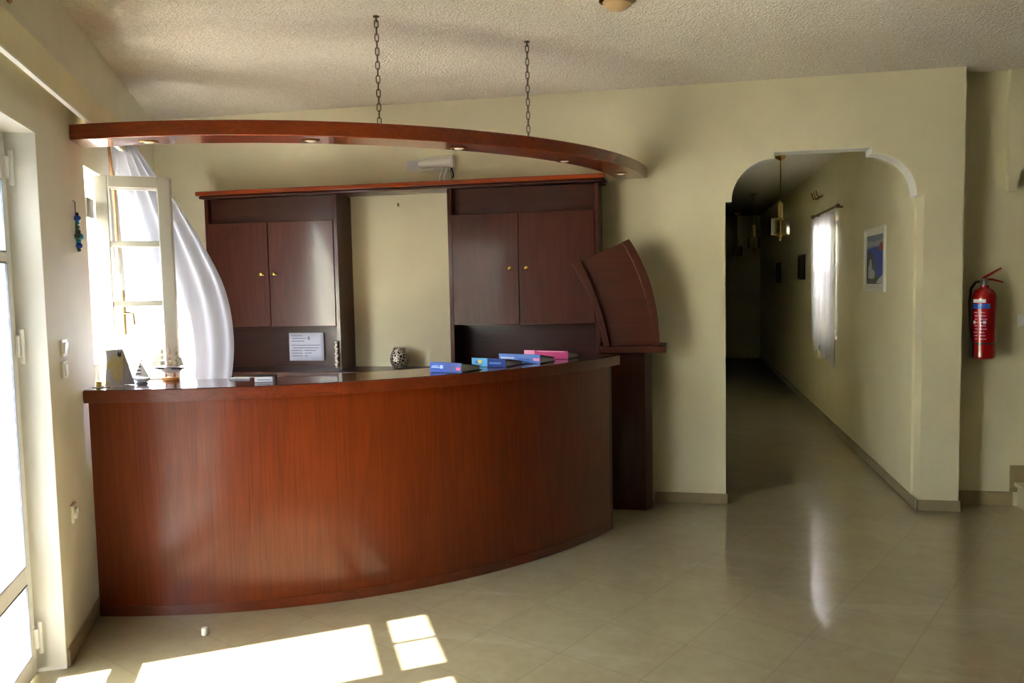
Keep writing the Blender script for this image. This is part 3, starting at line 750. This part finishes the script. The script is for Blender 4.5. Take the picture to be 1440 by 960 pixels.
# ------------------------------------------------------------------ fire extinguisher
ex, ey = 2.0, 6.015
t = thing('fire_extinguisher', (ex, ey, 1.02), 'red fire extinguisher hanging in the recess right of the arch', 'fire extinguisher')
z0 = 1.03; r = .073
MB().lathe([(.001, z0), (.062, z0), (r, z0+.012), (r, z0+.40), (r*.97, z0+.425), (r*.8, z0+.452), (r*.5, z0+.47), (.028, z0+.476), (.028, z0+.49), (.001, z0+.49)], ex, ey, 36).build('cylinder', M['red'], t)
def band(zl, zh, a0, a1, rr, n=14):
    vs = []; fs = []
    for i in range(n+1):
        a = a0+(a1-a0)*i/n
        vs += [(ex+rr*cos(a), ey+rr*sin(a), zl), (ex+rr*cos(a), ey+rr*sin(a), zh)]
    for i in range(n): fs.append((2*i, 2*i+2, 2*i+3, 2*i+1))
    return vs, fs
m = MB(); m.add(*band(z0+.375, z0+.398, ra(-168), ra(-100), r+.0008), mi=0); m.add(*band(z0+.335, z0+.368, ra(-168), ra(-80), r+.0008), mi=1)
for k in range(9):
    zz = z0+.31-.022*k
    m.add(*band(zz-.003, zz+.003, ra(-160+4*(k % 3)), ra(-138+3*(k % 2)), r+.0008, 5), mi=2); m.add(*band(zz-.003, zz+.003, ra(-124), ra(-104+5*(k % 3)), r+.0008, 5), mi=2)
m.add(*band(z0+.235, z0+.255, ra(-162), ra(-150), r+.0009, 4), mi=0); m.add(*band(z0+.235, z0+.255, ra(-112), ra(-98), r+.0009, 4), mi=0)
m.build('label', [M['paper'], M['blue'], M['pale_pink']], t, sharp=180)
m = MB().lathe([(.02, z0+.489), (.02, z0+.525), (.014, z0+.535), (.001, z0+.535)], ex, ey, 16); m.box((ex-.035, ey-.012, z0+.502), (ex+.02, ey+.012, z0+.528))
m.build('valve', M['steel'], t)
MB().tube([(ex-.012, ey, z0+.535), (ex+.05, ey, z0+.572), (ex+.10, ey, z0+.602)], [.009, .0085, .007], 8).build('lever', M['red'], t)
MB().tube([(ex+.0, ey, z0+.53), (ex+.05, ey, z0+.527), (ex+.112, ey, z0+.508)], [.008, .007, .005], 8).build('carry_handle', M['red'], t)
hs = [(ex-.03, ey-.004, z0+.515), (ex-.055, ey-.005, z0+.512), (ex-.085, ey-.01, z0+.47), (ex-.094, ey-.014, z0+.38), (ex-.093, ey-.02, z0+.25), (ex-.086, ey-.025, z0+.12), (ex-.082, ey-.028, z0+.06)]
hz = []
for i in range(len(hs)-1):
    for k in range(4): hz.append(tuple(hs[i][j]*(1-k/4)+hs[i+1][j]*k/4 for j in range(3)))
MB().tube(hz+[hs[-1]], .0085, 10).build('hose', M['black'], t)
MB().lathe([(.008, z0+.005), (.012, z0+.01), (.012, z0+.09), (.009, z0+.10)], ex-.082, ey-.028, 14).build('nozzle', M['black'], t)
MB().lathe([(r+.0006, z0+.098), (r+.004, z0+.098), (r+.004, z0+.108), (r+.0006, z0+.108)], ex, ey, 36).build('strap', M['black'], t)
MB().box((ex-.03, ey+.06, z0+.43), (ex+.03, YR-.001, z0+.46)).box((ex-.03, YR-.012, z0+.2), (ex+.03, YR-.001, z0+.46)).build('bracket', M['black'], t)
t = thing('light_switch', (2.275, YR, 1.27), 'white switch on the recessed wall to the right of the fire extinguisher', 'switch')
MB().box((2.24, YR-.011, 1.235), (2.32, YR-.0008, 1.315)).build('plate', M['plastic'], t, bevel=.003)
MB().box((2.258, YR-.017, 1.252), (2.302, YR-.0115, 1.298)).build('rocker', M['pvc'], t, bevel=.002)

# ------------------------------------------------------------------ corridor things
def frame_on_wall(name, y0, y1, z0, z1, label, fw, mat, art, cat='picture', group=None):
    t = thing(name, (wx, (y0+y1)/2, z0), label, cat, group)
    m = MB()
    m.box((wx-.02, y0, z0), (wx-.001, y0+fw, z1)); m.box((wx-.02, y1-fw, z0), (wx-.001, y1, z1)); m.box((wx-.02, y0+fw, z0), (wx-.001, y1-fw, z0+fw)); m.box((wx-.02, y0+fw, z1-fw), (wx-.001, y1-fw, z1))
    m.build('frame', mat, t, bevel=.003)
    art(t, y0+fw, y1-fw, z0+fw, z1-fw); return t
def sea_art(t, y0, y1, z0, z1):
    mats = [M['paper'], plain('print_sky', (128, 138, 156), .6), plain('print_sea', (48, 74, 168), .6, 0, .15, 30), plain('print_roof', (150, 52, 48), .6), plain('print_land', (70, 76, 78), .6, 0, .3, 40), plain('print_house', (196, 196, 198), .6, 0, .15, 40), plain('print_cloud', (168, 170, 172), .6)]
    MB().box((wx-.008, y0, z0), (wx-.002, y1, z1)).build('mount', M['plastic'], t)
    m = MB(); W_ = y1-y0; Hh = z1-z0; b = .09
    # u runs from the far (left in view) side to the near side
    P = lambda u, v, d: (wx-.0085-d, y1-W_*(b+u*(1-2*b)), z0+Hh*(b*.9+v*(1-1.8*b)))
    def poly(pts, mi, d): m.add([P(u, v, d) for u, v in pts], [tuple(range(len(pts)))], mi)
    poly([(0, 0), (1, 0), (1, 1), (0, 1)], 1, .0002)
    poly([(0, .74), (.4, .80), (.75, .76), (1, .82), (1, .9), (.5, .86), (0, .9)], 6, .0004)
    poly([(0, 0), (1, 0), (1, .78), (.7, .76), (.3, .74), (0, .72)], 2, .0006)
    poly([(.72, .7), (1, .66), (1, .82), (.88, .84), (.78, .78)], 3, .0008)
    poly([(0, 0), (1, .0), (.95, .14), (.6, .16), (.55, .45), (.42, .62), (.2, .68), (.05, .6), (0, .5)], 4, .0010)
    poly([(.12, .12), (.34, .10), (.36, .32), (.30, .50), (.22, .52), (.12, .34)], 5, .0012)
    poly([(.6, .02), (1, .0), (1, .18), (.8, .12)], 5, .0012)
    poly([(.4+.14*cos(k*pi/6), .2+.1*sin(k*pi/6)) for k in range(12)], 5, .0013)
    m.build('print', mats, t)
frame_on_wall('framed_picture', 6.845, 7.57, 1.47, 1.99, 'framed seascape with blue sea and white houses on the corridor wall near the arch', .022, M['plastic'], sea_art)
def dark_art(t, y0, y1, z0, z1):
    MB().box((wx-.01, y0, z0), (wx-.002, y1, z1)).build('print', plain('dark_print', (38, 34, 36), .5, 0, .3, 20), t)
frame_on_wall('framed_picture', 11.03, 11.55, 1.565, 1.885, 'small dark framed picture on the corridor wall just beyond the curtained window', .02, M['black'], dark_art)
frame_on_wall('framed_picture', 13.6, 14.1, 1.51, 1.83, 'small dark picture furthest down the unlit corridor wall', .02, M['black'], dark_art)
# curtain rod, curtain, window
fr = MB(); x0, x1 = wx+.09, wx+.14
fr.box((x0, wy0+.003, wz0+.003), (x1, wy0+.05, wz1-.003)); fr.box((x0, wy1-.05, wz0+.003), (x1, wy1-.003, wz1-.003)); fr.box((x0, wy0+.05, wz0+.003), (x1, wy1-.05, wz0+.05)); fr.box((x0, wy0+.05, wz1-.05), (x1, wy1-.05, wz1-.003)); fr.box((x0, 9.37, wz0+.05), (x1, 9.43, wz1-.05))
fr.box((x0, wy0+.05, 1.70), (x1, wy1-.05, 1.735))
w2 = struct(fr.build('window_2', M['leaf'], bevel=.004))
MB().box((x0+.022, wy0+.045, wz0+.045), (x0+.026, wy1-.045, wz1-.045)).build('glass_pane', M['glass'], w2)
t = thing('curtain_rod', (wx, 9.2, 2.27), 'wooden curtain rod above the corridor window', 'curtain rod')
MB().tube([(wx-.075, 8.47, 2.277), (wx-.075, 9.93, 2.277)], .013, 12).build('rod', M['rod'], t)
for y in (8.45, 9.95): MB().ball((wx-.075, y, 2.277), .022, 12).build('finial', M['rod'], t)
for y in (8.6, 9.8): MB().box((wx-.075, y-.01, 2.268), (wx-.001, y+.01, 2.286)).build('bracket', M['rod'], t)
def cc(u, v):
    y = 8.66+1.34*u; z = 2.25-v*(1.405+.05*sin(u*23)+.04*sin(u*51)+.10*(1-u))
    return (wx-.075+.016*sin(u*60)+.012*sin(u*23+v*2)+.02*v*sin(u*9), y+.03*sin(v*3)*sin(u*12), z)
tag(MB().grid(cc, 110, 26).build('corridor_curtain', M['sheer2'], sharp=180), 'pale sheer curtain with ragged hem over the corridor window', 'curtain')
t = thing('wall_bracket', (wx, 9.85, 2.5), 'small pronged metal bracket on the corridor wall above the curtain rod', 'bracket')
MB().box((wx-.006, 9.75, 2.49), (wx-.001, 10.15, 2.51)).build('plate', M['old_brass'], t)
for y in (9.78, 9.95, 10.1): MB().tube([(wx-.003, y, 2.5), (wx-.05, y, 2.49), (wx-.07, y, 2.56)], .007, 8).build('prong', M['old_brass'], t)
# pendant candle lanterns down the corridor
def lantern(y, x, label):
    t = thing('pendant_lantern', (x, y, ZK), label, 'pendant lamp', 'candle lanterns hanging along the corridor')
    MB().lathe([(.012, ZK-.045), (.02, ZK-.04), (.05, ZK-.022), (.055, ZK-.008), (.055, ZK-.0006)], x, y, 20).build('ceiling_rose', M['brass'], t)
    zc = ZK-.48
    MB().tube([(x, y, ZK-.04), (x, y, zc)], .0055, 8).build('rod', M['brass'], t)
    MB().lathe([(.008, zc+.02), (.024, zc), (.024, zc-.15), (.03, zc-.155), (.03, zc-.165), (.008, zc-.17)], x, y, 14).build('candle_sleeve', M['candle'], t)
    gz = zc-.155
    MB().lathe([(.086, gz), (.09, gz-.0), (.09, gz-.155), (.086, gz-.155), (.086, gz)], x, y, 28).build('glass_shade', M['lantern_glass'], t)
    g = MB()
    for z in (gz+.002, gz-.157): g.tube([(x+.089*cos(k*pi/12), y+.089*sin(k*pi/12), z) for k in range(24)], .0035, 6, closed=True)
    for k in range(3):
        a = 2*pi*k/3+.4; g.tube([(x, y, gz-.165), (x+.089*cos(a), y+.089*sin(a), gz-.157)], .003, 6); g.tube([(x, y, gz), (x+.089*cos(a), y+.089*sin(a), gz+.002)], .003, 6)
    g.build('ring_frame', M['brass'], t)
    MB().lathe([(.001, gz-.225), (.007, gz-.218), (.012, gz-.205), (.005, gz-.195), (.018, gz-.18), (.026, gz-.168), (.006, gz-.158), (.006, gz-.02)], x, y, 14).build('finial', M['brass'], t)
lantern(8.85, 1.02, 'brass candle lantern hanging nearest, just inside the arch')
lantern(12.6, 1.08, 'second brass candle lantern hanging further down the dark corridor')
lantern(16.2, 1.09, 'dim third candle lantern at the far dark end of the corridor')

# ------------------------------------------------------------------ floor and ceiling odds
tag(MB().lathe([(.001, .0005), (.0135, .0005), (.015, .004), (.015, .03), (.013, .034), (.001, .035)], -2.165, 3.335, 18).build('bottle_cap', M['plastic']), 'small white cap standing on the floor in front of the counter', 'cap')
lx, ly = -.279, 4.05
t = thing('ceiling_lamp', (lx, ly, ZC), 'round tan glass ceiling lamp cut by the top edge of the view', 'lamp')
MB().lathe([(.09, ZC-.0006), (.09, ZC-.015), (.07, ZC-.02)], lx, ly-.02, 24).build('base', M['brass'], t)
MB().lathe([(.001, ZC-.06), (.04, ZC-.055), (.068, ZC-.036), (.072, ZC-.0205)], lx, ly-.02, 24).build('shade', M['lamp_shade'], t)

# ------------------------------------------------------------------ outside
o = MB(MW).box((-16, -14, -.2), (16, -.26, -.13)).build('terrace_ground', M['terr']); struct(o)
o = MB(MW).box((-16, -4.6, -.13), (16, -4.4, 2.5)).build('wall_sky_block', M['sky_block']); struct(o)  # added out of view to hold back low sky light at the door
o = MB().box((2.5, 6.5, -.2), (2.7, 18, 9)).build('wall_corridor_light_block', M['light_block']); struct(o)  # added out of view to keep skylight out of the corridor window
o = MB().box((1.79, 6.5, -.2), (2.7, 18, -.13)).build('yard_ground', M['terr']); struct(o)

# ------------------------------------------------------------------ light
w = bpy.data.worlds.new('sky'); sc.world = w; w.use_nodes = True
nt = w.node_tree; bg = nt.nodes['Background']
sk = nt.nodes.new('ShaderNodeTexSky'); sk.sky_type = 'HOSEK_WILKIE'; sk.turbidity = 6.0; sk.ground_albedo = .5
sunv = -(nl*1.0 + dl*.105 - Vector((0, 0, 1.2))); sunv.normalize(); sk.sun_direction = sunv
nt.links.new(sk.outputs[0], bg.inputs[0]); bg.inputs[1].default_value = 26
sd = bpy.data.lights.new('sun', 'SUN'); sd.energy = 118; sd.angle = .0093; sd.color = (1, .975, .94)
so = bpy.data.objects.new('sun', sd); C.objects.link(so); so.rotation_euler = sunv.to_track_quat('Z', 'Y').to_euler(); so.location = sunv*12
def portal(a, b, z0, z1):
    d = bpy.data.lights.new('daylight_portal', 'AREA'); d.shape = 'RECTANGLE'; d.size = b-a; d.size_y = z1-z0; d.cycles.is_portal = True
    o = bpy.data.objects.new('daylight_portal', d); C.objects.link(o)
    X = dl; Z = -nl; Y = Vector((0, 0, 1))
    Y2 = Z.cross(X)
    m = Matrix((X, Y2, Z)).transposed().to_4x4(); m.translation = W((a+b)/2, -.24, (z0+z1)/2); o.matrix_world = m
for a, b, z0, z1 in ops: portal(a, b, z0, z1)

sc.view_settings.view_transform = 'Standard'; sc.view_settings.look = 'None'; sc.view_settings.gamma = 1
sc.view_settings.use_curve_mapping = False; sc.view_settings.exposure = 1.72
cy = sc.cycles
cy.max_bounces = 10; cy.diffuse_bounces = 6; cy.glossy_bounces = 5; cy.transparent_max_bounces = 16
cy.use_denoising = True; cy.blur_glossy = .3
cy.sample_clamp_indirect = 80
